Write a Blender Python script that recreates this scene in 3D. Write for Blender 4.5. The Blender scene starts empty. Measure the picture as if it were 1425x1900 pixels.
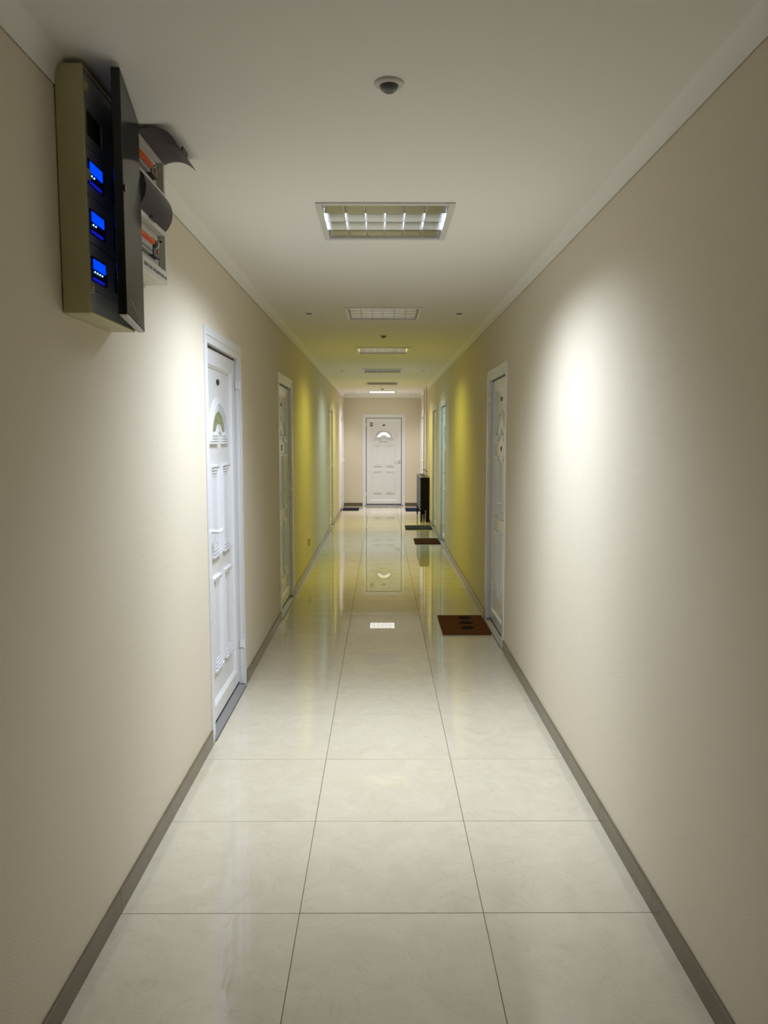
import bpy, math, random
from mathutils import Vector
random.seed(7)
PI = math.pi
S = bpy.context.scene
COL = S.collection

# ------------------------------------------------------------------ camera, world, exposure
F_PX = 1413.0
PITCH = math.atan(136.0 / F_PX)
YAW = 5.0 / F_PX
cam_d = bpy.data.cameras.new('camera')
cam = bpy.data.objects.new('camera', cam_d)
COL.objects.link(cam)
cam.location = (0, 0, 1.54)
cam.rotation_euler = (PI / 2 - PITCH, 0, -YAW)
cam_d.sensor_fit = 'HORIZONTAL'
cam_d.sensor_width = 36.0
cam_d.lens = 36.0 * F_PX / 1425.0
cam_d.clip_start = 0.02
S.camera = cam

world = bpy.data.worlds.new('world')
S.world = world
world.use_nodes = True
world.node_tree.nodes['Background'].inputs[0].default_value = (0, 0, 0, 1)
world.node_tree.nodes['Background'].inputs[1].default_value = 0.0

S.view_settings.view_transform = 'Standard'
S.view_settings.look = 'None'
S.view_settings.gamma = 1.0
S.view_settings.use_curve_mapping = False
S.view_settings.exposure = 0.80
S.cycles.max_bounces = 7
S.cycles.diffuse_bounces = 5
S.cycles.glossy_bounces = 3
S.cycles.transparent_max_bounces = 6
S.cycles.sample_clamp_indirect = 1.0
S.cycles.adaptive_threshold = 0.08
S.cycles.use_denoising = True

# lamp colour and strength of each ceiling light, nearest first (the second one is switched off)
LAMPS = [((0.74, 0.83, 1.0), 56.0), ((1, 1, 1), 0.0), ((1.0, 0.97, 0.10), 13.5),
         ((0.70, 0.98, 1.0), 17.0), ((1.0, 0.97, 0.34), 25.0), ((0.95, 0.95, 1.0), 44.0)]

# ------------------------------------------------------------------ dimensions
XL, XR = -0.856, 0.891
Y0, Y1 = -1.853, 17.42
ZC = 2.53
ZW = 2.462            # where the wall paint ends and the cove begins
XM = 0.0175
LIGHT_Y = [3.61, 6.18, 8.72, 11.28, 13.84, 16.40]
DW, DH = 0.97, 2.09
L_DOORS = [4.205, 6.855, 13.05, 16.72]
R_DOORS = [5.925, 11.02, 12.80, 16.70]
END_X = 0.058

# ------------------------------------------------------------------ materials
def new_mat(name):
    m = bpy.data.materials.new(name)
    m.use_nodes = True
    return m, m.node_tree, m.node_tree.nodes['Principled BSDF']

def pmat(name, col, rough=0.5, metal=0.0, spec=0.5, noise=None, bump=None, emit=None, alpha=None, coat=0.0):
    """noise = (scale, amount): mottled colour; bump = (scale, strength, distance)"""
    m, nt, b = new_mat(name)
    b.inputs['Base Color'].default_value = (*col, 1)
    b.inputs['Roughness'].default_value = rough
    b.inputs['Metallic'].default_value = metal
    b.inputs['Specular IOR Level'].default_value = spec
    b.inputs['Coat Weight'].default_value = coat
    tc = nt.nodes.new('ShaderNodeTexCoord')
    if noise:
        n = nt.nodes.new('ShaderNodeTexNoise')
        n.inputs['Scale'].default_value = noise[0]
        n.inputs['Detail'].default_value = 4
        nt.links.new(tc.outputs['Object'], n.inputs['Vector'])
        r = nt.nodes.new('ShaderNodeValToRGB')
        a = noise[1]
        r.color_ramp.elements[0].position = 0.3
        r.color_ramp.elements[1].position = 0.7
        r.color_ramp.elements[0].color = (*[c * (1 - a) for c in col], 1)
        r.color_ramp.elements[1].color = (*[min(1, c * (1 + a)) for c in col], 1)
        nt.links.new(n.outputs['Fac'], r.inputs['Fac'])
        nt.links.new(r.outputs['Color'], b.inputs['Base Color'])
    if bump:
        n2 = nt.nodes.new('ShaderNodeTexNoise')
        n2.inputs['Scale'].default_value = bump[0]
        n2.inputs['Detail'].default_value = 0
        nt.links.new(tc.outputs['Object'], n2.inputs['Vector'])
        bp = nt.nodes.new('ShaderNodeBump')
        bp.inputs['Strength'].default_value = bump[1]
        bp.inputs['Distance'].default_value = bump[2]
        nt.links.new(n2.outputs['Fac'], bp.inputs['Height'])
        nt.links.new(bp.outputs['Normal'], b.inputs['Normal'])
    if emit:
        b.inputs['Emission Color'].default_value = (*emit[0], 1)
        b.inputs['Emission Strength'].default_value = emit[1]
    if alpha is not None:
        b.inputs['Alpha'].default_value = alpha
    m.cycles.emission_sampling = 'NONE'
    return m

M = {}
M['wall'] = pmat('wall_paint', (0.71, 0.64, 0.50), 0.7, bump=(260, 0.25, 0.002))
M['ceiling'] = pmat('ceiling_paint', (0.88, 0.86, 0.81), 0.8)
M['base'] = pmat('baseboard_tile', (0.15, 0.122, 0.075), 0.2, noise=(9, 0.08))
M['grout'] = pmat('grout', (0.16, 0.13, 0.10), 0.9)
M['pvc'] = pmat('white_pvc', (0.80, 0.805, 0.82), 0.22)
M['pvc_handle'] = pmat('white_handle', (0.86, 0.86, 0.86), 0.15)
M['gasket_and_shade'] = pmat('black_gasket_and_shade', (0.012, 0.012, 0.013), 0.5)
M['alu'] = pmat('aluminium', (0.36, 0.36, 0.39), 0.33, metal=0.35)
M['black'] = pmat('black_plastic', (0.006, 0.006, 0.006), 0.3)
M['steel'] = pmat('lock_steel', (0.55, 0.54, 0.5), 0.25, metal=1)
M['frame'] = pmat('luminaire_enamel', (0.66, 0.66, 0.64), 0.3)
M['mirror'] = pmat('parabolic_aluminium', (0.80, 0.79, 0.77), 0.13, metal=1.0, bump=(6, 0.06, 0.01))
M['blade'] = pmat('louvre_aluminium', (0.84, 0.84, 0.84), 0.3, metal=0.6)
M['housing'] = pmat('housing_white', (0.75, 0.75, 0.74), 0.4)
M['sensor'] = pmat('sensor_white', (0.66, 0.64, 0.60), 0.4)
M['lens'] = pmat('sensor_lens', (0.13, 0.14, 0.145), 0.3)
M['dark'] = pmat('dark_aperture', (0.02, 0.02, 0.018), 0.4)
M['cream'] = pmat('cabinet_cream', (0.54, 0.50, 0.29), 0.45, noise=(14, 0.03))
M['plate'] = pmat('cabinet_plate_grey', (0.44, 0.47, 0.49), 0.4)
M['rim'] = pmat('smoked_rim', (0.004, 0.004, 0.006), 0.18)
M['latch'] = pmat('latch_cream', (0.62, 0.58, 0.36), 0.4)
M['meter'] = pmat('meter_case', (0.02, 0.025, 0.10), 0.3)
M['blue'] = pmat('meter_display', (0.0, 0.02, 0.3), 0.3, emit=((0.0, 0.035, 1.0), 1.1))
M['bluedim'] = pmat('meter_display_dim', (0.0, 0.01, 0.2), 0.3, emit=((0.01, 0.02, 1.0), 0.25))
M['led'] = pmat('indicator_led', (0.3, 0.4, 1.0), 0.3, emit=((0.3, 0.6, 1.0), 1.6))
M['olive'] = pmat('relay_olive', (0.10, 0.085, 0.03), 0.4)
M['board'] = pmat('board_white', (0.66, 0.645, 0.58), 0.35)
M['boardgrey'] = pmat('board_grey', (0.42, 0.42, 0.41), 0.4)
M['orange'] = pmat('toggle_orange', (0.85, 0.11, 0.02), 0.35)
M['brk'] = pmat('breaker_grey', (0.45, 0.47, 0.45), 0.4)
M['print'] = pmat('dark_print', (0.03, 0.03, 0.03), 0.6)
M['printgrey'] = pmat('grey_print', (0.30, 0.29, 0.27), 0.6)
M['printgreen'] = pmat('olive_print', (0.07, 0.08, 0.03), 0.6)
M['stickpink'] = pmat('sticker_pale', (0.62, 0.50, 0.50), 0.5)
M['pipe'] = pmat('pipe_white', (0.72, 0.71, 0.68), 0.3)
M['radblack'] = pmat('black_lacquer', (0.004, 0.004, 0.005), 0.35, spec=0.2)
M['radgrey'] = pmat('dark_panel', (0.055, 0.052, 0.06), 0.35)
M['radgrille'] = pmat('grille_bronze', (0.13, 0.115, 0.10), 0.35)
M['socket'] = pmat('socket_ivory', (0.60, 0.56, 0.34), 0.4)
M['paneldark'] = pmat('green_frosted_glass', (0.23, 0.28, 0.14), 0.22, noise=(30, 0.25))
M['panepale'] = pmat('pale_frosted_glass', (0.60, 0.70, 0.62), 0.2, noise=(30, 0.12))
M['panelit'] = pmat('lit_frosted_glass', (0.75, 0.82, 0.76), 0.2, noise=(60, 0.05), emit=((0.88, 1.0, 0.90), 0.45))

# glossy porcelain floor: cream, faint clouding and veins, each tile a touch different
def tile_mat():
    m, nt, b = new_mat('cream_porcelain')
    tc = nt.nodes.new('ShaderNodeTexCoord')
    oi = nt.nodes.new('ShaderNodeObjectInfo')
    geo = nt.nodes.new('ShaderNodeNewGeometry')
    add = nt.nodes.new('ShaderNodeVectorMath'); add.operation = 'ADD'
    mul = nt.nodes.new('ShaderNodeVectorMath'); mul.operation = 'SCALE'
    comb = nt.nodes.new('ShaderNodeCombineXYZ')
    for i in range(3):
        nt.links.new(oi.outputs['Random'], comb.inputs[i])
    nt.links.new(comb.outputs[0], mul.inputs[0]); mul.inputs['Scale'].default_value = 37.0
    nt.links.new(tc.outputs['Object'], add.inputs[0]); nt.links.new(mul.outputs[0], add.inputs[1])
    n1 = nt.nodes.new('ShaderNodeTexNoise'); n1.inputs['Scale'].default_value = 7; n1.inputs['Detail'].default_value = 4
    n1.inputs['Distortion'].default_value = 1.2
    nt.links.new(add.outputs[0], n1.inputs['Vector'])
    r1 = nt.nodes.new('ShaderNodeValToRGB')
    r1.color_ramp.elements[0].position = 0.25; r1.color_ramp.elements[0].color = (0.60, 0.535, 0.40, 1)
    r1.color_ramp.elements[1].position = 0.75; r1.color_ramp.elements[1].color = (0.67, 0.605, 0.47, 1)
    nt.links.new(n1.outputs['Fac'], r1.inputs['Fac'])
    n2 = nt.nodes.new('ShaderNodeTexNoise'); n2.inputs['Scale'].default_value = 5; n2.inputs['Detail'].default_value = 5
    n2.inputs['Distortion'].default_value = 2.5
    nt.links.new(add.outputs[0], n2.inputs['Vector'])
    r2 = nt.nodes.new('ShaderNodeValToRGB')
    e = r2.color_ramp.elements
    e[0].position = 0.485; e[0].color = (0, 0, 0, 1)
    e[1].position = 0.5; e[1].color = (1, 1, 1, 1)
    e2 = e.new(0.515); e2.color = (0, 0, 0, 1)
    nt.links.new(n2.outputs['Fac'], r2.inputs['Fac'])
    mx = nt.nodes.new('ShaderNodeMixRGB'); mx.blend_type = 'MULTIPLY'
    mx.inputs['Color2'].default_value = (0.90, 0.87, 0.82, 1)
    sc = nt.nodes.new('ShaderNodeMath'); sc.operation = 'MULTIPLY'; sc.inputs[1].default_value = 0.7
    nt.links.new(r2.outputs['Color'], sc.inputs[0]); nt.links.new(sc.outputs[0], mx.inputs['Fac'])
    nt.links.new(r1.outputs['Color'], mx.inputs['Color1'])
    nt.links.new(mx.outputs[0], b.inputs['Base Color'])
    b.inputs['Roughness'].default_value = 0.008
    b.inputs['Specular IOR Level'].default_value = 0.75
    return m
M['tile'] = tile_mat()

def smoked(name, tint, base, rough, fac):
    """smoked transparent plastic: tinted see-through sheet with a glossy dark surface"""
    m = bpy.data.materials.new(name); m.use_nodes = True
    nt = m.node_tree; nt.nodes.remove(nt.nodes['Principled BSDF'])
    out = nt.nodes['Material Output']
    tr = nt.nodes.new('ShaderNodeBsdfTransparent'); tr.inputs[0].default_value = (*tint, 1)
    pb = nt.nodes.new('ShaderNodeBsdfPrincipled')
    pb.inputs['Base Color'].default_value = (*base, 1); pb.inputs['Roughness'].default_value = rough
    pb.inputs['Specular IOR Level'].default_value = 0.03
    mx = nt.nodes.new('ShaderNodeMixShader'); mx.inputs[0].default_value = fac
    nt.links.new(tr.outputs[0], mx.inputs[1]); nt.links.new(pb.outputs[0], mx.inputs[2])
    nt.links.new(mx.outputs[0], out.inputs['Surface'])
    return m
M['smoke'] = smoked('smoked_door_sheet', (0.35, 0.35, 0.38), (0.05, 0.049, 0.047), 0.12, 0.80)
M['visor'] = smoked('smoked_visor', (0.50, 0.47, 0.50), (0.16, 0.145, 0.16), 0.22, 0.6)

def mat_fibre(name, col, dark):
    m, nt, b = new_mat(name)
    tc = nt.nodes.new('ShaderNodeTexCoord')
    n = nt.nodes.new('ShaderNodeTexNoise'); n.inputs['Scale'].default_value = 240; n.inputs['Detail'].default_value = 4
    nt.links.new(tc.outputs['Object'], n.inputs['Vector'])
    r = nt.nodes.new('ShaderNodeValToRGB')
    r.color_ramp.elements[0].position = 0.35; r.color_ramp.elements[0].color = (*dark, 1)
    r.color_ramp.elements[1].position = 0.65; r.color_ramp.elements[1].color = (*col, 1)
    nt.links.new(n.outputs['Fac'], r.inputs['Fac']); nt.links.new(r.outputs['Color'], b.inputs['Base Color'])
    b.inputs['Roughness'].default_value = 0.95; b.inputs['Specular IOR Level'].default_value = 0.1
    bp = nt.nodes.new('ShaderNodeBump'); bp.inputs['Strength'].default_value = 0.9; bp.inputs['Distance'].default_value = 0.004
    nt.links.new(n.outputs['Fac'], bp.inputs['Height']); nt.links.new(bp.outputs['Normal'], b.inputs['Normal'])
    return m
M['coir'] = mat_fibre('coir_fibre', (0.20, 0.075, 0.016), (0.07, 0.024, 0.006))
M['coir2'] = mat_fibre('coir_fibre_plain', (0.085, 0.026, 0.005), (0.035, 0.011, 0.003))
M['greymat'] = mat_fibre('grey_fibre', (0.045, 0.055, 0.095), (0.02, 0.025, 0.045))
M['navymat'] = mat_fibre('navy_fibre', (0.008, 0.014, 0.05), (0.003, 0.005, 0.02))
M['blackmat'] = mat_fibre('black_fibre', (0.02, 0.018, 0.026), (0.006, 0.006, 0.008))
M['flower'] = pmat('flower_ink', (0.008, 0.008, 0.010), 0.9, spec=0.1)

# ------------------------------------------------------------------ mesh builder
class MB:
    def __init__(s):
        s.v, s.f, s.mi = [], [], []
    def add(s, vs, fs, m=0):
        o = len(s.v)
        s.v += [tuple(p) for p in vs]
        s.f += [tuple(i + o for i in f) for f in fs]
        s.mi += [m] * len(fs)
        return s
    def box(s, x0, x1, y0, y1, z0, z1, m=0):
        x0, x1 = min(x0, x1), max(x0, x1); y0, y1 = min(y0, y1), max(y0, y1); z0, z1 = min(z0, z1), max(z0, z1)
        v = [(x0, y0, z0), (x1, y0, z0), (x1, y1, z0), (x0, y1, z0), (x0, y0, z1), (x1, y0, z1), (x1, y1, z1), (x0, y1, z1)]
        f = [(0, 3, 2, 1), (4, 5, 6, 7), (0, 1, 5, 4), (1, 2, 6, 5), (2, 3, 7, 6), (3, 0, 4, 7)]
        return s.add(v, f, m)
    def prism(s, poly, axis, a, b, m=0):
        """poly: 2-D points in the two other axes (in x,y,z order), extruded from a to b along axis"""
        n = len(poly)
        def P(p, t):
            q = list(p); q.insert(axis, t); return tuple(q)
        v = [P(p, a) for p in poly] + [P(p, b) for p in poly]
        f = [tuple(range(n))[::-1], tuple(range(n, 2 * n))] + [(i, (i + 1) % n, n + (i + 1) % n, n + i) for i in range(n)]
        return s.add(v, f, m)
    def tube(s, pts, r, n=10, m=0):
        pts = [Vector(p) for p in pts]
        rings = []
        for i, p in enumerate(pts):
            d = (pts[min(i + 1, len(pts) - 1)] - pts[max(i - 1, 0)]).normalized()
            ref = Vector((0, 0, 1)) if abs(d.z) < 0.9 else Vector((1, 0, 0))
            u = d.cross(ref).normalized(); w = d.cross(u).normalized()
            rr = r[i] if isinstance(r, (list, tuple)) else r
            rings.append([p + (u * math.cos(2 * PI * k / n) + w * math.sin(2 * PI * k / n)) * rr for k in range(n)])
        v = [q for g in rings for q in g]
        f = [tuple(range(n))[::-1], tuple(range((len(rings) - 1) * n, len(rings) * n))]
        for g in range(len(rings) - 1):
            for k in range(n):
                a = g * n + k; b = g * n + (k + 1) % n
                f.append((a, b, b + n, a + n))
        return s.add(v, f, m)
    def lathe(s, prof, cx, cy, n=32, m=0):
        v, f = [], []
        for (r, z) in prof:
            for k in range(n):
                v.append((cx + r * math.cos(2 * PI * k / n), cy + r * math.sin(2 * PI * k / n), z))
        for g in range(len(prof) - 1):
            for k in range(n):
                a = g * n + k; b = g * n + (k + 1) % n
                f.append((a, b, b + n, a + n))
        f.append(tuple(range((len(prof) - 1) * n, len(prof) * n)))
        return s.add(v, f, m)
    def ring(s, cx, cz, r0, r1, a0, a1, y0, y1, n=20, m=0, y1b=None):
        """sector of a ring lying in the x-z plane, extruded in y; y1b = front height on the inner edge"""
        y1b = y1 if y1b is None else y1b
        v, f = [], []
        for i in range(n + 1):
            a = a0 + (a1 - a0) * i / n
            c, d = math.cos(a), math.sin(a)
            v += [(cx + r0 * c, y0, cz + r0 * d), (cx + r1 * c, y0, cz + r1 * d), (cx + r1 * c, y1, cz + r1 * d), (cx + r0 * c, y1b, cz + r0 * d)]
        for i in range(n):
            a = i * 4; b = a + 4
            for k in range(4):
                f.append((a + k, a + (k + 1) % 4, b + (k + 1) % 4, b + k))
        f += [(0, 3, 2, 1), (n * 4, n * 4 + 1, n * 4 + 2, n * 4 + 3)]
        return s.add(v, f, m)
    def mesh(s, name, mats):
        me = bpy.data.meshes.new(name)
        me.from_pydata(s.v, [], s.f)
        for m in (mats if isinstance(mats, (list, tuple)) else [mats]):
            me.materials.append(M[m])
        me.polygons.foreach_set('material_index', s.mi)
        me.update()
        import bmesh
        bm = bmesh.new(); bm.from_mesh(me)
        bmesh.ops.recalc_face_normals(bm, faces=bm.faces)
        bm.to_mesh(me); bm.free()
        return me
    def build(s, name, mats, parent=None, bevel=None, smooth=False, loc=None):
        me = s.mesh(name, mats)
        return link(name, me, parent, bevel, smooth, loc)

def link(name, me, parent=None, bevel=None, smooth=False, loc=None):
    o = bpy.data.objects.new(name, me)
    COL.objects.link(o)
    if parent is not None:
        o.parent = parent
    if loc is not None:
        o.location = loc
    if bevel:
        b = o.modifiers.new('bevel', 'BEVEL')
        b.width = bevel; b.segments = 2; b.limit_method = 'ANGLE'; b.angle_limit = math.radians(40)
    if smooth:
        for p in me.polygons:
            p.use_smooth = True
        if smooth != 'all':
            me.set_sharp_from_angle(angle=math.radians(42))
    return o

def empty(name, loc=(0, 0, 0), rz=0.0):
    o = bpy.data.objects.new(name, None)
    COL.objects.link(o)
    o.location = loc; o.rotation_euler = (0, 0, rz); o.empty_display_size = 0.1
    return o

def tag(o, label, cat, group=None):
    o['label'] = label; o['category'] = cat
    if group:
        o['group'] = group
    return o

def struct(o, label=None, cat=None):
    o['kind'] = 'structure'
    if label:
        o['label'] = label
    if cat:
        o['category'] = cat
    return o

def copy_tree(o, parent=None):
    c = o.copy(); COL.objects.link(c); c.parent = parent
    for ch in [k for k in bpy.data.objects if k.parent == o]:
        copy_tree(ch, c)
    return c

# ------------------------------------------------------------------ floor of single tiles
floor = MB().box(XL - 0.02, XR + 0.02, Y0, Y1 + 0.02, -0.12, -0.0035).build('floor', 'grout')
struct(floor, 'glossy cream porcelain floor of square tiles with dark joints', 'floor')
JY = [2.347 + 0.6 * k for k in range(-7, 25)]
JX = [-0.848, -0.267, 0.333, 0.883]
tile_cache = {}
def tile_mesh(w, l):
    key = (round(w, 4), round(l, 4))
    if key not in tile_cache:
        g = 0.0012; c = 0.0008; t = 0.010
        a, b = w / 2 - g, l / 2 - g
        mb = MB()
        v = [(-a, -b, -t), (a, -b, -t), (a, b, -t), (-a, b, -t), (-a, -b, -c), (a, -b, -c), (a, b, -c), (-a, b, -c),
             (-a + c, -b + c, 0), (a - c, -b + c, 0), (a - c, b - c, 0), (-a + c, b - c, 0)]
        f = [(0, 3, 2, 1), (0, 1, 5, 4), (1, 2, 6, 5), (2, 3, 7, 6), (3, 0, 4, 7), (4, 5, 9, 8), (5, 6, 10, 9), (6, 7, 11, 10), (7, 4, 8, 11), (8, 9, 10, 11)]
        mb.add(v, f)
        tile_cache[key] = mb.mesh('floor_tile', 'tile')
    return tile_cache[key]
for r in range(len(JY)):
    ya = JY[r]
    yb = JY[r + 1] if r + 1 < len(JY) else Y1
    for c in range(3):
        xa, xb = JX[c], JX[c + 1]
        o = link('floor_tile', tile_mesh(xb - xa, yb - ya), floor, loc=((xa + xb) / 2, (ya + yb) / 2, 0))
        o.rotation_euler = (random.uniform(-1, 1) * 0.0009, random.uniform(-1, 1) * 0.0009, 0)

# ------------------------------------------------------------------ walls with door openings, ceiling with light openings, cove
def wall_mesh(name, x0, x1, centres, label):
    mb = MB()
    y = Y0
    for c in sorted(centres):
        a, b = c - DW / 2 + 0.03, c + DW / 2 - 0.03
        mb.box(x0, x1, y, a, -0.12, ZC + 0.05)
        mb.box(x0, x1, a, b, DH - 0.03, ZC + 0.05)
        y = b
    mb.box(x0, x1, y, Y1 + 0.12, -0.12, ZC + 0.05)
    return struct(mb.build(name, 'wall'), label, 'wall')
wall_mesh('wall_left', XL - 0.14, XL, L_DOORS, 'cream painted left corridor wall with meter cabinet and white doors')
wall_mesh('wall_right', XR, XR + 0.14, R_DOORS, 'cream painted right corridor wall with light scallops and white doors')
we = MB()
a, b = END_X - DW / 2 + 0.03, END_X + DW / 2 - 0.03
we.box(XL, a, Y1, Y1 + 0.12, -0.12, ZC + 0.05)
we.box(b, XR, Y1, Y1 + 0.12, -0.12, ZC + 0.05)
we.box(a, b, Y1, Y1 + 0.12, DH - 0.03, ZC + 0.05)
struct(we.build('wall_end', 'wall'), 'cream painted end wall of the corridor', 'wall')
struct(MB().box(XL, XR, Y0 - 0.1, Y0, -0.12, ZC + 0.05).build('wall_back', 'wall'), 'cream painted wall behind the camera', 'wall')

ce = MB()
HO = 0.277
y = Y0 - 0.1
for ly in LIGHT_Y:
    ce.box(XL - 0.14, XR + 0.14, y, ly - HO, ZC, ZC + 0.03)
    ce.box(XL - 0.14, XM - HO, ly - HO, ly + HO, ZC, ZC + 0.03)
    ce.box(XM + HO, XR + 0.14, ly - HO, ly + HO, ZC, ZC + 0.03)
    y = ly + HO
ce.box(XL - 0.14, XR + 0.14, y, Y1 + 0.12, ZC, ZC + 0.03)
struct(ce.build('ceiling', 'ceiling'), 'plain off-white plaster ceiling of the corridor', 'ceiling')

def cove(name, axis, base, sgn, a, b, label):
    """concave plaster cove: from the wall (base, ZW) up to the ceiling"""
    R = ZC - ZW; RH = 0.035
    n = 10
    arc = []
    for i in range(n + 1):
        t = PI / 2 * i / n
        arc.append((base + sgn * (RH - RH * math.cos(t)), ZC - R + R * math.sin(t) - 0.0004))
    poly = [(base + sgn * 0.0035, ZW - 0.001)] + [(p[0] + sgn * 0.0035 * (1 - i / n), p[1]) for i, p in enumerate(arc)] + [(base, ZC)]
    mb = MB().prism(poly, axis, a, b)
    o = mb.build(name, 'ceiling', smooth=True)
    return struct(o, label, 'cove')
cove('trim_1', 1, XL, 1, Y0, Y1, 'rounded off-white plaster cove along the left wall')
cove('trim_2', 1, XR, -1, Y0, Y1, 'rounded off-white plaster cove along the right wall')
cove('trim_3', 0, Y1, -1, XL, XR, 'rounded off-white plaster cove across the end wall')

# baseboards of ceramic tiles
def baseboard(name, side, centres, label):
    root = struct(empty(name, ((XL if side < 0 else XR), 0, 0)), label, 'baseboard')
    cuts = [(c - DW / 2 - 0.002, c + DW / 2 + 0.002) for c in centres]
    marks = sorted(set([Y0] + JY + [Y1] + [k for c in cuts for k in c]))
    cache = {}
    for ya, yb in zip(marks[:-1], marks[1:]):
        mid = (ya + yb) / 2
        if yb - ya < 0.012 or any(c[0] < mid < c[1] for c in cuts):
            continue
        l = round(yb - ya, 4)
        if l not in cache:
            s = 1 if side < 0 else -1
            h = 0.075
            poly = [(0, 0), (s * 0.010, 0), (s * 0.010, h - 0.002), (s * 0.008, h), (0, h)]
            cache[l] = MB().prism(poly, 1, -l / 2 + 0.0008, l / 2 - 0.0008).mesh('baseboard_tile', 'base')
        link('baseboard_tile', cache[l], root, loc=(0, mid, 0))
    return root
baseboard('baseboard_left', -1, L_DOORS, 'brown-grey ceramic baseboard along the left wall')
baseboard('baseboard_right', 1, R_DOORS, 'brown-grey ceramic baseboard along the right wall')
be = struct(empty('baseboard_end', (0, Y1, 0)), 'brown-grey ceramic baseboard on the end wall', 'baseboard')
for xa, xb in ((XL + 0.011, -0.46), (-0.459, END_X - DW / 2 - 0.002), (END_X + DW / 2 + 0.002, XR - 0.011)):
    if xb - xa > 0.03:
        MB().box(xa, xb, -0.010, 0, 0, 0.075).build('baseboard_tile', 'base', be)

# ------------------------------------------------------------------ white plastic doors with an arched pane
YS, YI = -0.022, -0.038     # faces of the sash and of the infill panel, relative to the wall face
def raised_panel(z0, z1, sx):
    """one raised panel: moulded border, plain centre, stepped ledges at top and bottom"""
    mb = MB()
    xi, xo = 0.046, 0.236
    def bx(a, b, y1, za, zb):
        mb.box(sx * a, sx * b, YI - 0.002, YI + y1, za, zb)
    for (a, b, t) in ((xi, xi + 0.030, 1), (xo - 0.030, xo, -1)):
        # side strips with a sloped inner face
        p = [(a, YI - 0.002), (b, YI - 0.002), (b, YI + (0.003 if t > 0 else 0.013)), (a, YI + (0.013 if t > 0 else 0.003))]
        mb.prism([(sx * q[0], q[1]) for q in p], 2, z0 + 0.006, z1 - 0.006)
    bx(xi + 0.030, xo - 0.030, 0.004, z0 + 0.01, z1 - 0.01)
    for q in (0.072, 0.100, 0.150, 0.180):
        bx(q + 0.02, q + 0.025, 0.0055, z0 + 0.07, z1 - 0.07)
    for k in range(4):
        ins = 0.020 + 0.011 * k
        zb = z0 + 0.016 * k
        bx(xi + (ins if k else 0), xo - (ins if k else 0), 0.019 - 0.004 * k, zb, zb + 0.011)
        zt = z1 - 0.016 * k
        bx(xi + (ins if k else 0), xo - (ins if k else 0), 0.018 - 0.004 * k, zt - 0.011, zt)
    return mb

def arch_moulding():
    mb = MB()
    zc = 1.525
    mb.ring(0, zc, 0.205, 0.240, 0, PI, YI - 0.002, YI + 0.003, 28, y1b=YI + 0.011)
    for k in range(4):
        r = 0.201 - 0.0105 * k
        mb.ring(0, zc, r - 0.007, r, 0, PI, YI - 0.002, YI + 0.010 - 0.002 * k, 28)
    # fluted inner half ring and its eye
    for k in range(3):
        r = 0.094 - 0.014 * k
        mb.ring(0, zc, r - 0.010, r, 0, PI, YI - 0.002, YI + 0.005 + 0.0015 * k, 18)
    mb.ring(0, zc, 0.001, 0.044, 0, PI, YI - 0.002, YI + 0.003, 14)
    for sx in (-1, 1):
        for k in range(4):
            a, b = 0.050, 0.238 - 0.012 * k
            mb.box(sx * a, sx * b, YI - 0.002, YI + 0.019 - 0.003 * k, zc - 0.012 + 0.0135 * k, zc - 0.002 + 0.0135 * k)
    return mb

def pane_mesh():
    zc, zb = 1.525, 1.580
    h = zb - zc
    ro, ri = 0.164, 0.096
    n = 24
    a0 = math.asin(h / ro)
    pts = [(ro * math.cos(a0 + (PI - 2 * a0) * i / n), zc + ro * math.sin(a0 + (PI - 2 * a0) * i / n)) for i in range(n + 1)]
    b0 = math.asin(h / ri)
    inn = [(ri * math.cos(PI - b0 - (PI - 2 * b0) * i / n), zc + ri * math.sin(PI - b0 - (PI - 2 * b0) * i / n)) for i in range(n + 1)]
    mb = MB()
    v, f = [], []
    for i in range(n + 1):
        p, q = pts[i], inn[n - i]
        v += [(p[0], YI - 0.001, p[1]), (q[0], YI - 0.001, q[1]), (p[0], YI + 0.0025, p[1]), (q[0], YI + 0.0025, q[1])]
    for i in range(n):
        a = i * 4; b = a + 4
        f += [(a + 2, a + 3, b + 3, b + 2), (a, a + 2, b + 2, b), (a + 1, b + 1, b + 3, a + 3)]
    f += [(0, 1, 3, 2), (n * 4, n * 4 + 2, n * 4 + 3, n * 4 + 1)]
    return mb.add(v, f)

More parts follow.
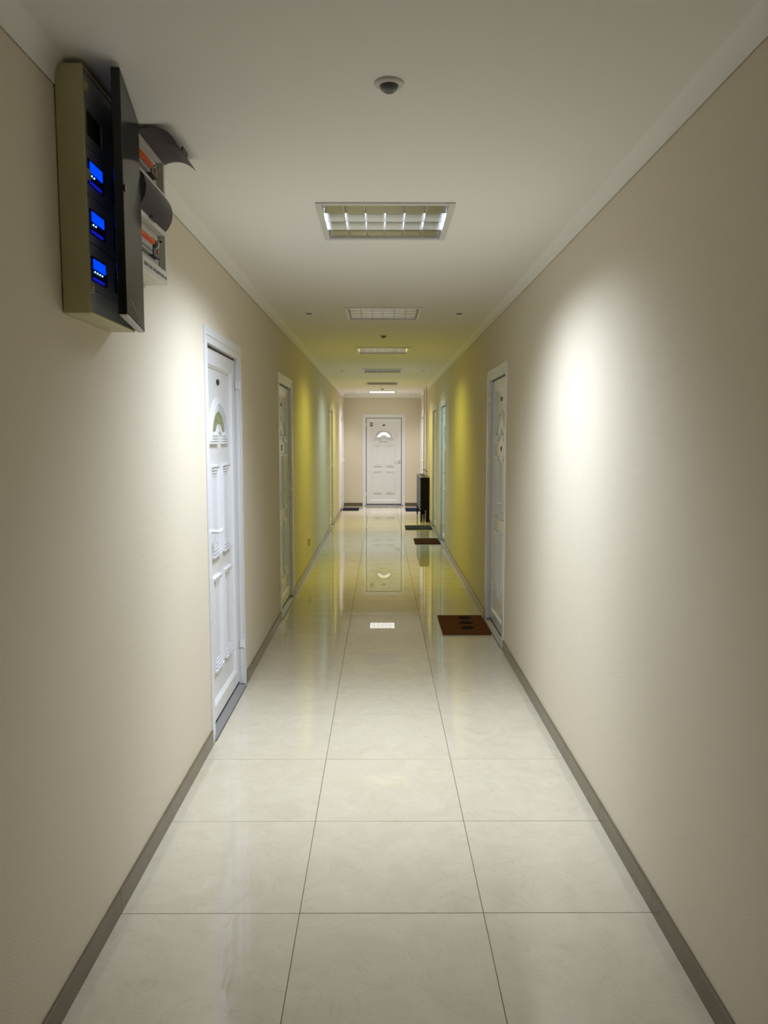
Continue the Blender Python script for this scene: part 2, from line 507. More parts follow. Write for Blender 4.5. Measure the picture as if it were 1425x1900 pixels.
DMESH = {}
def door_meshes():
    w, h = DW / 2, DH
    t = MB()
    for sx in (-1, 1):
        t.box(sx * (w - 0.042), sx * w, 0.0, 0.007, 0, h)
    t.box(-w + 0.042, w - 0.042, 0.0, 0.007, h - 0.042, h)
    DMESH['trim'] = t.mesh('trim', 'pvc')
    fr = MB()
    for sx in (-1, 1):
        fr.box(sx * (w - 0.030), sx * (w - 0.044), -0.09, 0.003, 0, h - 0.030)
        fr.box(sx * (w - 0.044), sx * (w - 0.078), -0.09, 0.0035, 0.028, h - 0.044)
    fr.box(-w + 0.044, w - 0.044, -0.09, 0.003, h - 0.044, h - 0.030)
    fr.box(-w + 0.078, w - 0.078, -0.09, 0.0035, h - 0.078, h - 0.044)
    DMESH['frame'] = fr.mesh('frame', 'pvc')
    g = MB()
    for sx in (-1, 1):
        g.box(sx * (w - 0.078), sx * (w - 0.096), -0.085, -0.026, 0.03, h - 0.078)
    g.box(-w + 0.079, w - 0.079, -0.085, -0.026, h - 0.096, h - 0.078)
    g.box(-w + 0.079, w - 0.079, -0.085, -0.026, 0.020, 0.052)
    g.box(-w + 0.046, w - 0.046, -0.02, 0.0135, 0.0, 0.0055)  # black strip standing in for the shadow under the threshold's front edge
    DMESH['gasket_and_shade'] = g.mesh('gasket_and_shade', 'gasket_and_shade')
    th = MB()
    th.prism([(-0.085, 0.0), (0.012, 0.0), (0.012, 0.006), (0.006, 0.012), (-0.026, 0.028), (-0.085, 0.028)], 0, -w + 0.044, w - 0.044)
    DMESH['threshold'] = th.mesh('threshold', 'alu')
    ws = w - 0.091
    sa = MB()
    z0, z1 = 0.050, h - 0.090
    wi = ws - 0.078
    for sx in (-1, 1):
        sa.box(sx * wi, sx * ws, YS - 0.055, YS, z0, z1)
        sa.prism([(sx * wi, YS - 0.03), (sx * wi, YS), (sx * (wi - 0.014), YI + 0.004), (sx * (wi - 0.014), YS - 0.03)], 2, z0 + 0.078, z1 - 0.078)
    sa.box(-wi, wi, YS - 0.055, YS, z0, z0 + 0.078)
    sa.box(-wi, wi, YS - 0.055, YS, z1 - 0.078, z1)
    for (za, zb) in ((z0 + 0.078, z0 + 0.092), (z1 - 0.078, z1 - 0.092)):
        sa.prism([(YS - 0.03, za), (YS, za), (YI + 0.004, zb), (YS - 0.03, zb)], 0, -wi, wi)
    DMESH['sash'] = sa.mesh('sash', 'pvc')
    DMESH['infill'] = MB().box(-wi, wi, YI - 0.03, YI, z0 + 0.07, z1 - 0.07).mesh('infill_panel', 'pvc')
    for k, (a, b) in enumerate(((0.294, 0.805), (0.91, 1.40))):
        for sx in (-1, 1):
            DMESH['rp%d%d' % (k, sx)] = raised_panel(a, b, sx).mesh('raised_panel', 'pvc')
    DMESH['arch'] = arch_moulding().mesh('arch_moulding', 'pvc')
    for k in ('paneldark', 'panepale', 'panelit'):
        DMESH[k] = pane_mesh().mesh('glass_pane', k)
    ov = MB()
    n = 20
    ov.prism([(0.030 * math.cos(2 * PI * i / n), 1.846 + 0.0165 * math.sin(2 * PI * i / n)) for i in range(n)], 1, YI - 0.001, YI + 0.005)
    DMESH['oval'] = ov.mesh('name_oval', 'black')
    for s in (-1, 1):
        xh = s * (ws - 0.042)
        pl = MB()
        n = 8
        out = [(xh + 0.016 * math.cos(PI * i / n), 1.115 + 0.014 * math.sin(PI * i / n)) for i in range(n + 1)]
        out += [(xh - 0.016 * math.cos(PI * i / n), 0.905 - 0.014 * math.sin(PI * i / n)) for i in range(n + 1)]
        pl.prism(out, 1, YS - 0.001, YS + 0.009)
        zl = 1.068
        pl.tube([(xh, YS + 0.008, zl), (xh, YS + 0.044, zl)], [0.013, 0.010], 12)
        pl.tube([(xh, YS + 0.040, zl), (xh - s * 0.012, YS + 0.050, zl), (xh - s * 0.07, YS + 0.050, zl), (xh - s * 0.118, YS + 0.046, zl - 0.001), (xh - s * 0.130, YS + 0.036, zl - 0.001)], [0.0095, 0.0105, 0.0095, 0.0085, 0.006], 12)
        DMESH['handle%d' % s] = pl.mesh('handle', 'pvc_handle')
        kl = MB()
        kl.box(xh - 0.006, xh + 0.006, YS + 0.008, YS + 0.0105, 0.965, 0.995)
        kl.tube([(xh, YS + 0.008, 0.992), (xh, YS + 0.012, 0.992)], 0.0085, 12)
        DMESH['lock%d' % s] = kl.mesh('keyhole', 'black')
        hg = MB()
        hx = -s * (w - 0.080)
        hg.tube([(hx, 0.008, -0.028), (hx, 0.008, 0.028)], 0.006, 12)
        hg.box(hx - 0.004, hx + 0.004, -0.02, 0.006, -0.022, 0.022)
        DMESH['hinge%d' % s] = hg.mesh('hinge', 'pvc_handle')
door_meshes()

def make_door(name, loc, rz, s, pane, label):
    r = empty(name, loc, rz)
    struct(r, label, 'door')
    fr = link('frame', DMESH['frame'], r)
    link('trim', DMESH['trim'], fr)
    link('gasket_and_shade', DMESH['gasket_and_shade'], fr)
    link('threshold', DMESH['threshold'], r)['label'] = 'brushed aluminium threshold'
    lf = link('sash', DMESH['sash'], r)
    link('infill_panel', DMESH['infill'], lf)
    for k in (0, 1):
        for sx in (-1, 1):
            link('raised_panel', DMESH['rp%d%d' % (k, sx)], lf)
    link('arch_moulding', DMESH['arch'], lf, smooth=False)
    link('glass_pane', DMESH[pane], lf)['label'] = 'arched frosted glass pane'
    link('name_oval', DMESH['oval'], lf)['label'] = 'small black oval plate'
    hd = link('handle', DMESH['handle%d' % s], r, smooth=True)
    link('keyhole', DMESH['lock%d' % s], hd)
    for z in (0.28, 1.86):
        link('hinge', DMESH['hinge%d' % s], r, loc=(0, 0, z))
    return r, lf

dn = 1
l_info = [(1, 'paneldark', 'white panelled door on the left wall nearest the meter cabinet, olive arched pane'),
          (-1, 'panepale', 'white panelled door on the left wall, second from the meter cabinet, small dark square plaque'),
          (-1, 'panepale', 'white panelled door on the left wall in yellow light, third from the meter cabinet'),
          (-1, 'panepale', 'white panelled door on the left wall beside the black mat and end wall')]
doors = {}
for c, (s, p, lab) in zip(L_DOORS, l_info):
    doors[dn] = make_door('door_%d' % dn, (XL, c, 0), -PI / 2, s, p, lab); dn += 1
r_info = [(-1, 'panepale', 'white panelled door on the right wall beside the flowered brown mat'),
          (-1, 'panepale', 'white panelled door on the right wall beside the plain brown mat'),
          (-1, 'panepale', 'white panelled door on the right wall beside the grey mat'),
          (-1, 'panepale', 'white panelled door on the right wall beyond the black radiator cover')]
for c, (s, p, lab) in zip(R_DOORS, r_info):
    doors[dn] = make_door('door_%d' % dn, (XR, c, 0), PI / 2, s, p, lab); dn += 1
doors[dn] = make_door('door_%d' % dn, (END_X, Y1, 0), PI, -1, 'panelit', 'white panelled door with bright arched pane closing the far end of the corridor')
END_LEAF = doors[dn][1]

# things stuck on the doors
st = MB()
sx0, sx1, sz0, sz1 = 0.250, 0.322, 1.826, 1.905
st.box(sx0, sx1, YS - 0.001, YS + 0.0012, sz0, sz1, 0)
st.box(sx0, sx1, YS + 0.0012, YS + 0.0016, sz1 - 0.010, sz1, 1)
st.box(sx0, sx1, YS + 0.0012, YS + 0.0016, sz0, sz0 + 0.018, 1)
st.prism([(0.272, 1.857), (0.300, 1.857), (0.296, 1.874), (0.288, 1.886), (0.280, 1.888), (0.274, 1.878)], 1, YS + 0.0012, YS + 0.0016, 1)
st.build('sticker', ['stickpink', 'print'], END_LEAF)['label'] = 'small black and pale pink sticker with a dark figure'
lg = MB()
lz = 1.468
lg.prism([(0.090, lz + 0.024), (0.060, lz + 0.004), (0.060, lz - 0.002), (0.090, lz - 0.026), (0.084, lz - 0.006), (0.072, lz + 0.001), (0.085, lz + 0.010)], 1, YI, YI + 0.0015, 0)
for x, hgt, zz, mi in ((0.048, 0.012, 0, 1), (0.036, 0.011, 0, 1), (0.024, 0.013, 0, 1), (0.012, 0.011, 0, 1), (0.000, 0.012, 0, 1), (-0.014, 0.013, 0, 1), (-0.024, 0.024, 0, 2), (-0.038, 0.014, 0, 2), (-0.054, 0.016, 0, 2), (-0.062, 0.028, -0.012, 2)):
    lg.box(x, x - 0.006, YI, YI + 0.0015, lz - 0.006 + zz, lz - 0.006 + zz + hgt, mi)
    lg.box(x, x - 0.011, YI, YI + 0.0015, lz - 0.006, lz - 0.003, mi)
lg.build('logo', ['printgreen', 'printgrey', 'print'], END_LEAF)['label'] = 'small dark lettered sign under the arch'
pq = MB()
pq.box(-0.030, 0.030, YI, YI + 0.002, 1.435, 1.485, 0)
pq.box(-0.012, 0.016, YI + 0.002, YI + 0.0028, 1.449, 1.471, 1)
pq.build('plaque', ['print', 'boardgrey'], doors[2][1])['label'] = 'small dark square plaque'
pt = MB()
pt.box(-0.030, -0.016, YI, YI + 0.002, 1.442, 1.482, 0)
pt.box(-0.016, 0.026, YI, YI + 0.002, 1.457, 1.466, 0)
pt.box(0.006, 0.014, YI, YI + 0.002, 1.450, 1.473, 0)
pt.build('door_sign', ['print'], doors[5][1])['label'] = 'small dark sign under the arch'

# ------------------------------------------------------------------ louvred ceiling lights
LM = {}
def light_meshes():
    a, b = 0.296, 0.270
    fr = MB()
    for sx in (-1, 1):
        fr.box(sx * b, sx * a, -a, a, -0.007, 0.0)
        fr.box(-b, b, sx * b, sx * a, -0.007, 0.0)
    LM['frame'] = fr.mesh('frame', 'frame')
    hs = MB()
    for sx in (-1, 1):
        hs.box(sx * 0.270, sx * 0.276, -0.276, 0.276, -0.002, 0.092)
        hs.box(-0.270, 0.270, sx * 0.270, sx * 0.276, -0.002, 0.092)
    hs.box(-0.276, 0.276, -0.276, 0.276, 0.086, 0.092)
    LM['housing'] = hs.mesh('housing', 'housing')
    def prof(y, lo=-1, hi=1):
        n = 7; L, R = [], []
        for i in range(n):
            t = i / (n - 1)
            w = 0.0022 + 0.020 * t * t
            z = 0.002 + 0.070 * t
            R.append((y + hi * w, z)); L.append((y + lo * w, z))
        return R + L[::-1]
    for k, y in enumerate((-0.27, -0.135, 0.0, 0.135, 0.27)):
        lo, hi = (-1, 1)
        if k == 0: lo = 0
        if k == 4: hi = 0
        LM['refl%d' % k] = MB().prism(prof(y, lo, hi), 0, -0.269, 0.269).mesh('reflector', 'mirror')
    LM['blade'] = MB().prism([(-0.0010, 0.004), (0.0010, 0.004), (0.0034, 0.034), (-0.0034, 0.034)], 1, -0.268, 0.268).mesh('cross_blade', 'blade')
    LM['tube'] = MB().tube([(-0.262, 0, 0.054), (0.262, 0, 0.054)], 0.0125, 10).mesh('fluorescent_tube', 'housing')
    LM['cap'] = MB().tube([(-0.268, 0, 0.054), (-0.250, 0, 0.054)], 0.0135, 10).mesh('tube_cap', 'steel')
light_meshes()
def louvre_beam(parent, col, watts):
    """the light the louvre lets out: wide along the tubes, cut off across them by the deep
    reflectors (added just below the louvre, its spread shaped by hand)"""
    ld = bpy.data.lights.new('tube_beam', 'AREA')  # added area light below the blades, spread tuned by hand
    ld.shape = 'RECTANGLE'; ld.size = 0.50; ld.size_y = 0.20
    ld.energy = watts; ld.color = col
    ld.use_nodes = True
    nt = ld.node_tree
    em = nt.nodes['Emission']
    geo = nt.nodes.new('ShaderNodeNewGeometry')
    sep = nt.nodes.new('ShaderNodeSeparateXYZ')
    nt.links.new(geo.outputs['Incoming'], sep.inputs[0])
    def mth(op, a, b=None):
        n = nt.nodes.new('ShaderNodeMath'); n.operation = op
        for k, q in enumerate((a, b)):
            if q is None: continue
            if isinstance(q, (int, float)): n.inputs[k].default_value = q
            else: nt.links.new(q, n.inputs[k])
        return n.outputs[0]
    def fall(v, a, b):
        n = nt.nodes.new('ShaderNodeMapRange'); n.interpolation_type = 'SMOOTHSTEP'
        nt.links.new(v, n.inputs['Value'])
        n.inputs['From Min'].default_value = a; n.inputs['From Max'].default_value = b
        n.inputs['To Min'].default_value = 1.0; n.inputs['To Max'].default_value = 0.0
        return n.outputs[0]
    az = mth('MAXIMUM', mth('ABSOLUTE', sep.outputs['Z']), 0.001)
    tx = mth('DIVIDE', mth('ABSOLUTE', sep.outputs['X']), az)
    xz = mth('SQRT', mth('ADD', mth('MULTIPLY', sep.outputs['X'], sep.outputs['X']), mth('MULTIPLY', az, az)))
    q = mth('DIVIDE', mth('ABSOLUTE', sep.outputs['Y']), xz)
    side = mth('SUBTRACT', 1.0, fall(tx, 0.25, 0.85))
    wide = mth('MULTIPLY', fall(q, 0.40, 1.35), mth('ADD', 0.34, mth('MULTIPLY', side, 0.36)))
    core = mth('ADD', mth('MULTIPLY', fall(q, 0.15, 0.62), mth('SUBTRACT', 0.50, mth('MULTIPLY', side, 0.34))), wide)
    nt.links.new(mth('MULTIPLY', core, fall(tx, -0.5, 2.7)), em.inputs['Strength'])
    o = bpy.data.objects.new('tube_beam', ld)
    COL.objects.link(o); o.parent = parent; o.location = (0, -0.10, -0.001)
    return o

GLOW = [1.8, 0, 0.9, 0, 0, 0]
def tube_glow(parent, y, col, watts):
    """the light one tube throws on the blades and reflectors right below it"""
    ld = bpy.data.lights.new('tube_glow', 'AREA')
    ld.shape = 'RECTANGLE'; ld.size = 0.50; ld.size_y = 0.024
    ld.energy = watts; ld.color = col
    o = bpy.data.objects.new('tube_glow', ld)
    COL.objects.link(o); o.parent = parent; o.location = (0, y, 0.0405)

lab = ['large louvred ceiling light nearest the camera, with bluish glints between its blades',
       'unlit louvred ceiling light between two small downlights, second from the camera',
       'louvred ceiling light with bright blades just beyond the second motion sensor, third from the camera',
       'louvred ceiling light fourth from the camera, between two small downlights, above cool white wall scallops',
       'louvred ceiling light fifth from the camera, above a yellow stretch of ceiling',
       'bright white louvred ceiling light right before the end wall']
for i, ly in enumerate(LIGHT_Y):
    r = tag(empty('ceiling_light', (XM, ly, ZC)), lab[i], 'ceiling light', 'louvred ceiling lights along the corridor')
    link('frame', LM['frame'], r, bevel=0.002)
    link('housing', LM['housing'], r)
    for k in range(5):
        link('reflector', LM['refl%d' % k], r, smooth=True)
    for k in range(1, 6):
        link('cross_blade', LM['blade'], r, loc=(-0.27 + 0.09 * k, 0, 0))
    col, stg = LAMPS[i]
    em = pmat('tube_light_%d' % i, (0.85, 0.85, 0.84), 0.3, emit=(col, 2.5) if stg else None)
    em.cycles.emission_sampling = 'NONE'
    if stg:
        louvre_beam(r, col, stg)
    for yy in (-0.0675, 0.0675):
        me = LM['tube'].copy(); me.materials.clear(); me.materials.append(em)
        t = link('fluorescent_tube', me, r, loc=(0, yy, 0), smooth=True)
        if GLOW[i]:
            tube_glow(r, yy, col, GLOW[i])
        link('tube_cap', LM['cap'], t)
        link('tube_cap', LM['cap'], t, loc=(0.518, 0, 0))

# the last light has glowing opal cells between its blades
opal = pmat('opal_cell', (0.9, 0.9, 0.9), 0.4, emit=((1.0, 0.98, 0.95), 1.1))
M['opal'] = opal
last = [o for o in COL.objects if o.get('label') == lab[5]][0]
for k in range(6):
    MB().box(-0.27 + 0.09 * k + 0.004, -0.27 + 0.09 * (k + 1) - 0.004, -0.262, 0.262, 0.0, 0.003).build('opal_cell', 'opal', last)

# motion sensors and little recessed downlights
sn = MB().lathe([(0.0415, 0.0), (0.0415, -0.003), (0.039, -0.006), (0.027, -0.0085), (0.0255, -0.007)], 0, 0, 40).mesh('ring', 'sensor')
sd = MB().lathe([(0.0255, -0.004)] + [(0.0255 * math.cos(PI / 2 * k / 8) + 0.0004, -0.007 - 0.020 * math.sin(PI / 2 * k / 8)) for k in range(9)], 0, 0, 32).mesh('dome', 'lens')
for y, lb in ((2.235, 'round white motion sensor with grey dome, nearest the camera'), (7.455, 'small motion sensor between the second and third ceiling lights'), (15.29, 'tiny motion sensor just before the last ceiling light')):
    r = tag(empty('motion_sensor', (0.022, y, ZC)), lb, 'motion sensor', 'motion sensors on the ceiling')
    link('ring', sn, r, smooth=True)
    link('dome', sd, r, smooth=True)
dr = MB().lathe([(0.026, 0.0), (0.026, -0.0015), (0.024, -0.003), (0.0205, -0.0025), (0.0205, -0.001)], 0, 0, 28).mesh('ring', 'steel')
dd = MB().lathe([(0.0205, -0.001), (0.019, -0.0045), (0.012, -0.005), (0.001, -0.0052)], 0, 0, 24).mesh('lamp', 'dark')
for k, (i, nm) in enumerate(((1, 'the second ceiling light'), (3, 'the fourth ceiling light'), (5, 'the last ceiling light by the end wall'))):
    for x, sd_ in ((-0.575, 'left'), (0.620, 'right')):
        r = tag(empty('downlight', (x, LIGHT_Y[i], ZC)), 'small unlit recessed downlight on the %s of %s' % (sd_, nm), 'downlight', 'recessed downlights')
        link('ring', dr, r, smooth=True)
        link('lamp', dd, r, smooth=True)

# ------------------------------------------------------------------ meter cabinet with smoked door
mc = tag(empty('meter_cabinet', (XL + 0.002, 2.09, 1.876)), 'cream electricity meter cabinet with smoked door ajar and blue displays, high on left wall', 'cabinet')
CD, CW, CH = 0.074, 0.375, 0.640      # depth, width along the wall, height (local: x out, y along corridor, z up)
bd = MB()
bd.box(0, CD, 0, 0.008, 0, CH); bd.box(0, CD, CW - 0.008, CW, 0, CH)
bd.box(0, CD, 0.008, CW - 0.008, 0, 0.008); bd.box(0, CD, 0.008, CW - 0.008, CH - 0.008, CH)
bd.box(0, 0.006, 0.008, CW - 0.008, 0.008, CH - 0.008)
body = bd.build('body', 'cream', mc, bevel=0.004)
seams = [0.008, 0.069, 0.192, 0.318, 0.443, CH - 0.008]
def window_plate(z0, z1, holes):
    """front plate with rectangular cut-outs"""
    mb = MB(); x0, x1 = CD - 0.012, CD - 0.006
    ya, yb = 0.009, CW - 0.009
    if not holes:
        return mb.box(x0, x1, ya, yb, z0, z1)
    h0 = min(h[2] for h in holes); h1 = max(h[3] for h in holes)
    mb.box(x0, x1, ya, yb, z0, h0); mb.box(x0, x1, ya, yb, h1, z1)
    y = ya
    for h in sorted(holes):
        mb.box(x0, x1, y, h[0], h0, h1); y = h[1]
    mb.box(x0, x1, y, yb, h0, h1)
    return mb
ME_Y = (0.030, 0.150)
ROWZ = [(0.092, 0.160), (0.217, 0.285), (0.345, 0.415)]
for i in range(5):
    z0, z1 = seams[i] + 0.0012, seams[i + 1] - 0.0012
    if i == 0:
        holes = []
    elif i == 4:
        holes = [(0.035, 0.150, 0.474, 0.541)]
    else:
        a, b = ROWZ[i - 1]
        holes = [(ME_Y[0], ME_Y[1], a, b), (0.215, 0.325, a, b)]
    window_plate(z0, z1, holes).build('front_plate', 'plate', mc)
for i, (a, b) in enumerate(ROWZ):
    m = MB().box(0.02, CD - 0.004, ME_Y[0] + 0.002, ME_Y[1] - 0.002, a + 0.002, b - 0.002).build('meter', 'meter', mc, bevel=0.002)
    MB().box(CD - 0.005, CD - 0.0025, ME_Y[0] + 0.012, ME_Y[1] - 0.018, a + 0.034, b - 0.008).build('display', 'blue', m)['label'] = 'glowing blue display'
    MB().box(CD - 0.005, CD - 0.002, ME_Y[0] + 0.006, ME_Y[1] - 0.03, a + 0.003, a + 0.010).build('display_edge', 'bluedim', m)
    for k in range(4 if i == 0 else 2):
        MB().box(CD - 0.005, CD - 0.002, ME_Y[0] + 0.02 + 0.018 * k, ME_Y[0] + 0.024 + 0.018 * k, a + 0.024, a + 0.028).build('indicator', 'led', m)
    m2 = MB().box(0.02, CD - 0.004, 0.217, 0.323, a + 0.002, b - 0.002).build('meter', 'meter', mc, bevel=0.002)
    MB().box(CD - 0.005, CD - 0.0025, 0.245, 0.300, a + 0.034, b - 0.012).build('display', 'blue', m2)['label'] = 'blue display behind the smoked door'
rl = MB().box(0.01, CD - 0.016, 0.037, 0.148, 0.476, 0.539).build('relay', 'black', mc)
MB().box(CD - 0.016, CD - 0.008, 0.050, 0.085, 0.478, 0.537).build('relay_face', 'olive', rl)
for z in (0.590, 0.365, 0.070):
    MB().box(CD - 0.006, CD + 0.003, 0.010, 0.028, z - 0.013, z + 0.013).box(CD - 0.006, CD + 0.006, 0.014, 0.024, z - 0.005, z + 0.005).build('latch', 'latch', mc, bevel=0.001)
# smoked door, hinged at the far edge and standing ajar
dl = 0.362
rm = MB()
T = 0.024
rm.box(0, T, -dl, -dl + 0.010, 0, CH)
rm.box(0, T, -0.006, 0, 0, CH)
rm.box(0, T, -dl + 0.010, -0.006, 0, 0.006)
rm.box(0, T, -dl + 0.010, -0.006, CH - 0.006, CH)
leaf = rm.build('smoked_door', 'rim', mc, bevel=0.003, loc=(CD + 0.004, CW, 0.0))
leaf.rotation_euler = (0, 0, math.radians(10.0))
leaf['label'] = 'smoked plastic cabinet door with black rim'
MB().box(T - 0.002, T, -dl + 0.010, -0.006, 0.006, CH - 0.006).build('smoked_sheet', 'smoke', leaf)
sc_ = MB()
for k in range(5):
    sc_.tube([(T + 0.0004, -0.30 + 0.02 * k, 0.055 - 0.004 * k), (T + 0.0004, -0.24 + 0.026 * k, 0.048 - 0.006 * k)], 0.0005, 5)
sc_.tube([(T + 0.0004, -0.17, 0.045), (T + 0.0004, -0.145, 0.012)], 0.0006, 5)
sc_.build('scratch_mark', 'boardgrey', leaf)
MB().tube([(T, -dl + 0.012, 0.335), (T + 0.004, -dl + 0.012, 0.335)], 0.010, 14).build('lock', 'black', leaf)

# ------------------------------------------------------------------ breaker board with smoked visors
bb = tag(empty('breaker_board', (XL + 0.002, 2.500, 2.094)), 'white three-row breaker board with orange toggles and smoked visors, beside the meter cabinet', 'breaker box')
BD, BW, BH = 0.078, 0.34, 0.430
rows = [(0.046, 0.168), (0.187, 0.305), (0.318, 0.420)]
b_ = MB()
b_.box(0, BD - 0.024, 0, BW, 0, BH)
b_.box(BD - 0.024, BD, 0, 0.022, 0, BH)
b_.box(BD - 0.024, BD, BW - 0.022, BW, 0, BH)
zz = 0.0
for (a, b) in rows:
    b_.box(BD - 0.024, BD, 0.022, BW - 0.022, zz, a); zz = b
b_.box(BD - 0.024, BD, 0.022, BW - 0.022, zz, BH)
b_.build('body', 'board', bb, bevel=0.0025)
for ri, (a, b) in enumerate(rows):
    zb, zt = a + 0.030, b - 0.036
    MB().box(BD - 0.0255, BD - 0.0228, 0.032, 0.272, zb - 0.003, zt + 0.003).build('rail_window_shade', 'print', bb)  # near-black sheet painting the shade of the opening behind the breakers
    MB().box(BD - 0.0235, BD - 0.0205, 0.030, 0.274, a + 0.012, zb - 0.004).build('label_strip', 'boardgrey', bb)
    if ri == 1:
        continue
    for k in range(9):
        ya = 0.036 + 0.0172 * k
        br = MB().box(BD - 0.024, BD - 0.008, ya, ya + 0.0164, zb, zt).build('breaker', 'brk', bb, bevel=0.001)
        MB().prism([(BD - 0.009, zt - 0.026), (BD + 0.001, zt - 0.020), (BD + 0.002, zt - 0.010), (BD - 0.009, zt - 0.004)], 1, ya + 0.002, ya + 0.0145).build('toggle', 'orange', br)
        MB().box(BD - 0.0085, BD - 0.007, ya + 0.005, ya + 0.010, zb + 0.005, zb + 0.014).build('rating_mark', 'print', br)
    ya = 0.196
    bl = MB().box(BD - 0.024, BD - 0.006, ya, ya + 0.074, zb, zt).build('main_switch', 'black', bb, bevel=0.001)
    MB().prism([(BD - 0.007, zb + 0.026), (BD + 0.003, zb + 0.034), (BD + 0.003, zt - 0.006), (BD - 0.007, zt - 0.002)], 1, ya + 0.024, ya + 0.036).build('lever', 'brk', bl)
    MB().box(BD - 0.007, BD - 0.004, ya + 0.040, ya + 0.050, zb + 0.012, zb + 0.028).build('test_button', 'orange', bl)
    MB().tube([(BD - 0.021, 0.150, a + 0.004), (BD - 0.021, 0.170, a - 0.001), (BD - 0.021, 0.190, a + 0.004)], 0.004, 8).build('finger_notch', 'boardgrey', bb)
MB().box(BD - 0.020, BD - 0.012, BW - 0.0225, BW - 0.0215, 0.146, 0.153).build('visor_hinge_slot', 'print', bb)
# dark printed line along the bottom edge
tx = MB()
ya = 0.060
random.seed(3)
while ya < 0.322:
    w_ = random.choice((0.004, 0.005, 0.006))
    hh = 0.0105
    if not (0.148 < ya < 0.155) and not (0.286 < ya < 0.292):
        tx.box(BD, BD + 0.0004, ya, ya + 0.0014, 0.016, 0.016 + hh)
        if random.random() < 0.8: tx.box(BD, BD + 0.0004, ya, ya + w_, 0.016 + hh - 0.002, 0.016 + hh)
        if random.random() < 0.6: tx.box(BD, BD + 0.0004, ya, ya + w_, 0.016, 0.018)
        if random.random() < 0.6: tx.box(BD, BD + 0.0004, ya + w_ - 0.0014, ya + w_, 0.016, 0.016 + hh)
    ya += w_ + 0.0018
tx.build('printed_line', 'print', bb)['label'] = 'line of small dark lettering'

def visor(rad_out, length, name, parent, caps):
    """curved smoked cover: hinge edge at the origin, bulging outwards; local x out, z down from the hinge"""
    n = 12
    mb = MB()
    t = 0.0022
    pts = []
    for i in range(n + 1):
        u = i / n
        pts.append((rad_out * math.sin(PI * u) ** 0.8, -length * u))
    inn = [(p[0] - t if 0 < i < n else p[0] - t, p[1]) for i, p in enumerate(pts)]
    y0, y1 = 0.016, BW - 0.016
    for i in range(n):
        a, b, c, d = pts[i], pts[i + 1], inn[i + 1], inn[i]
        mb.prism([a, b, c, d], 1, y0, y1)
    for (ya, yb) in caps:
        mb.prism(pts + [(-0.002, -length), (-0.002, 0)], 1, ya, yb)
    mb.prism([(-0.003, -length + 0.003), (0.012, -length + 0.003), (0.012, -length - 0.004), (-0.003, -length - 0.004)], 1, 0.13, 0.19)
    o = mb.build(name, 'visor', parent)
    return o
v1 = visor(0.026, 0.120, 'visor', bb, ((0.014, 0.016),))
v1.location = (BD + 0.002, 0, rows[1][1] + 0.001)
v1['label'] = 'closed smoked visor bulging over the middle row'
v2 = visor(0.020, 0.112, 'visor', bb, ())
v2.location = (BD + 0.004, 0, rows[2][1] - 0.002)
v2.rotation_euler = (0, math.radians(-80), 0)
v2['label'] = 'smoked visor swung open above the top row'

# ------------------------------------------------------------------ radiator cover and pipes
rc = tag(empty('radiator_cover', (XR - 0.004, 14.02, 0)), 'tall black radiator cover on legs against the right wall near the end', 'radiator cover')
RD, RL, RZ0, RZ1 = 0.165, 1.48, 0.215, 0.832     # local: x towards the corridor is negative
for nm, y in (('end_panel', 0.0), ('end_panel', RL - 0.022)):
    e = MB()
    e.box(-RD, 0, y, y + 0.022, RZ0, RZ1 - 0.012)
    e.box(-RD, -RD + 0.028, y, y + 0.022, 0, RZ0)
    e.box(-0.060, 0, y, y + 0.022, 0, RZ0)
    e.build(nm, 'radblack', rc, bevel=0.002)
fp = MB()
fp.box(-RD, -RD + 0.014, 0.022, RL - 0.022, RZ1 - 0.06, RZ1 - 0.012)
fp.box(-RD, -RD + 0.014, 0.022, RL - 0.022, RZ0, RZ0 + 0.05)
for k in range(4):
    yc = 0.022 + (RL - 0.044 - 0.05) * k / 3
    fp.box(-RD, -RD + 0.014, yc, yc + 0.05, RZ0 + 0.05, RZ1 - 0.06)
fp.build('front_frame', 'radblack', rc)
for k in range(3):
    yc = 0.072 + (RL - 0.094) * k / 3
    MB().box(-RD + 0.004, -RD + 0.012, yc, yc + (RL - 0.094) / 3 - 0.05, RZ0 + 0.05, RZ1 - 0.06).build('front_panel', 'radgrey', rc)
tp = MB()
tp.box(-RD - 0.006, -RD + 0.045, -0.006, RL + 0.006, RZ1 - 0.012, RZ1)
tp.box(-0.045, 0, -0.006, RL + 0.006, RZ1 - 0.012, RZ1)
for y in (-0.006, RL * 0.30, RL * 0.62, RL - 0.094):
    tp.box(-RD + 0.045, -0.045, y, y + 0.10, RZ1 - 0.012, RZ1)
tp.build('top', 'radgrille', rc, bevel=0.002)
for y0 in (0.094, RL * 0.30 + 0.10, RL * 0.62 + 0.10):
    for k in range(4):
        x = -RD + 0.052 + k * 0.020
        MB().box(x, x + 0.006, y0, y0 + 0.345 if y0 < 0.9 else RL - 0.094, RZ1 - 0.014, RZ1 - 0.004).build('grille_slat', 'radblack', rc)
MB().box(-RD + 0.03, -0.035, 0.06, RL - 0.06, 0.26, 0.78).build('radiator_core', 'radgrey', rc)

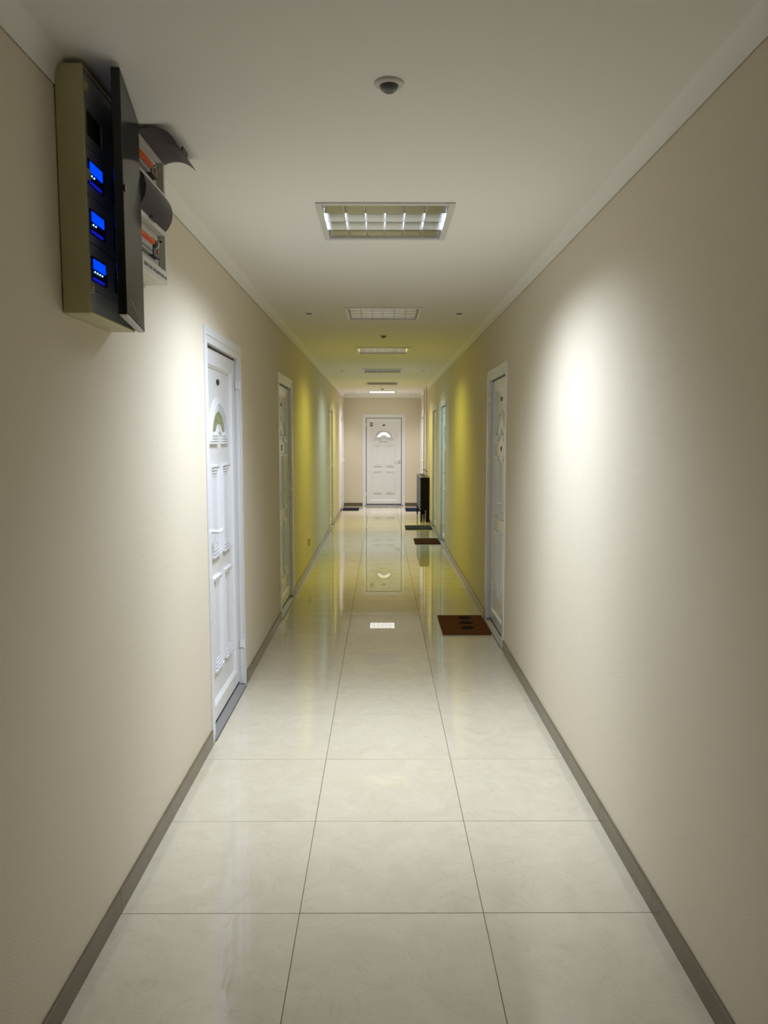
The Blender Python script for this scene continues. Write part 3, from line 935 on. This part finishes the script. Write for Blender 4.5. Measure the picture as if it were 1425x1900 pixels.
for x, y, lb in ((XR - 0.032, 15.40, 'thin white heating pipe rising to the ceiling behind the radiator cover, the farther one'),
                 (XR - 0.028, 14.75, 'thin white heating pipe rising to the ceiling behind the radiator cover, the nearer one')):
    r = tag(empty('heating_pipe', (x, y, 0)), lb, 'pipe', 'heating pipes')
    MB().tube([(0, 0, 0.834), (0, 0, ZC - 0.001)], 0.0125, 14).build('pipe', 'pipe', r, smooth=True)
    MB().lathe([(0.030, ZC - 0.0005), (0.030, ZC - 0.006), (0.0126, ZC - 0.009)], 0, 0, 20).build('rosette', 'pipe', r, smooth=True)
    cl = MB().lathe([(0.0126, 0.90), (0.018, 0.90), (0.018, 0.93), (0.0126, 0.93)], 0, 0, 16)
    cl.box(0, XR - x, -0.005, 0.005, 0.905, 0.925)
    cl.build('clamp', 'steel', r)

# ------------------------------------------------------------------ socket on the left wall
so = tag(empty('wall_socket', (XL, 8.86, 0.335)), 'ivory flap socket low on the left wall beyond the second door', 'socket')
MB().box(0, 0.010, -0.042, 0.042, -0.042, 0.042).build('plate', 'socket', so, bevel=0.003)
MB().prism([(0.010, 0.034), (0.044, 0.050), (0.046, 0.044), (0.012, 0.026)], 1, -0.034, 0.034).build('flap', 'socket', so)
MB().box(0.010, 0.022, -0.034, 0.034, -0.036, 0.020).build('insert', 'socket', so, bevel=0.002)
MB().tube([(0.0225, -0.010, -0.006), (0.0235, -0.010, -0.006)], 0.004, 8).tube([(0.0225, 0.010, -0.006), (0.0235, 0.010, -0.006)], 0.004, 8).build('pin_holes', 'black', so)

# ------------------------------------------------------------------ door mats
def doormat(x0, x1, y0, y1, mat, label, h=0.014):
    r = tag(empty('doormat', ((x0 + x1) / 2, (y0 + y1) / 2, 0.0005), 0), label, 'doormat', 'doormats')
    w, l = (x1 - x0) / 2, (y1 - y0) / 2
    nx, ny = 24, 36
    pts = []
    rnd = random.Random(label)
    for i in range(nx): pts.append((-w + 2 * w * i / nx, -l))
    for i in range(ny): pts.append((w, -l + 2 * l * i / ny))
    for i in range(nx): pts.append((w - 2 * w * i / nx, l))
    for i in range(ny): pts.append((-w, l - 2 * l * i / ny))
    pts = [(p[0] + rnd.uniform(-1, 1) * 0.0016, p[1] + rnd.uniform(-1, 1) * 0.0016) for p in pts]
    MB().prism(pts, 2, 0.002, h).build('pile', mat, r, bevel=0.002)
    MB().box(-w + 0.004, w - 0.004, -l + 0.004, l - 0.004, 0, 0.003).build('backing', 'gasket_and_shade', r)
    return r
m1 = doormat(0.487, 0.868, 5.875, 6.50, 'coir', 'brown coir doormat with three black flowers, nearest the camera')
for i, yy in enumerate((6.055, 6.225, 6.395)):
    fl = MB()
    for k in range(8):
        a = 2 * PI * k / 8 + PI / 8
        L = 0.070 if k % 2 == 0 else 0.062
        pp = []
        for (d, w_) in ((0.010, 0.0), (0.030, 0.010), (0.048, 0.013), (L, 0.0), (0.048, -0.013), (0.030, -0.010)):
            pp.append((d * math.cos(a) - w_ * math.sin(a), d * math.sin(a) + w_ * math.cos(a)))
        fl.prism(pp, 2, 0.0135, 0.0148)
    fl.prism([(0.016 * math.cos(2 * PI * k / 12), 0.016 * math.sin(2 * PI * k / 12)) for k in range(12)], 2, 0.0135, 0.0148)
    fl.build('flower_print', 'flower', m1, loc=(0.70 + 0.005 * i - m1.location.x, yy - m1.location.y, 0))['label'] = 'black eight-petal flower'
doormat(0.495, 0.868, 11.05, 11.64, 'coir2', 'plain dark brown doormat before the second door on the right')
doormat(0.415, 0.868, 12.85, 13.40, 'greymat', 'slate grey doormat just in front of the black radiator cover')
doormat(0.525, 0.868, 16.15, 16.80, 'navymat', 'navy blue doormat behind the black radiator cover')
doormat(-0.838, -0.49, 16.30, 16.85, 'blackmat', 'black doormat at the far left beside the end wall')
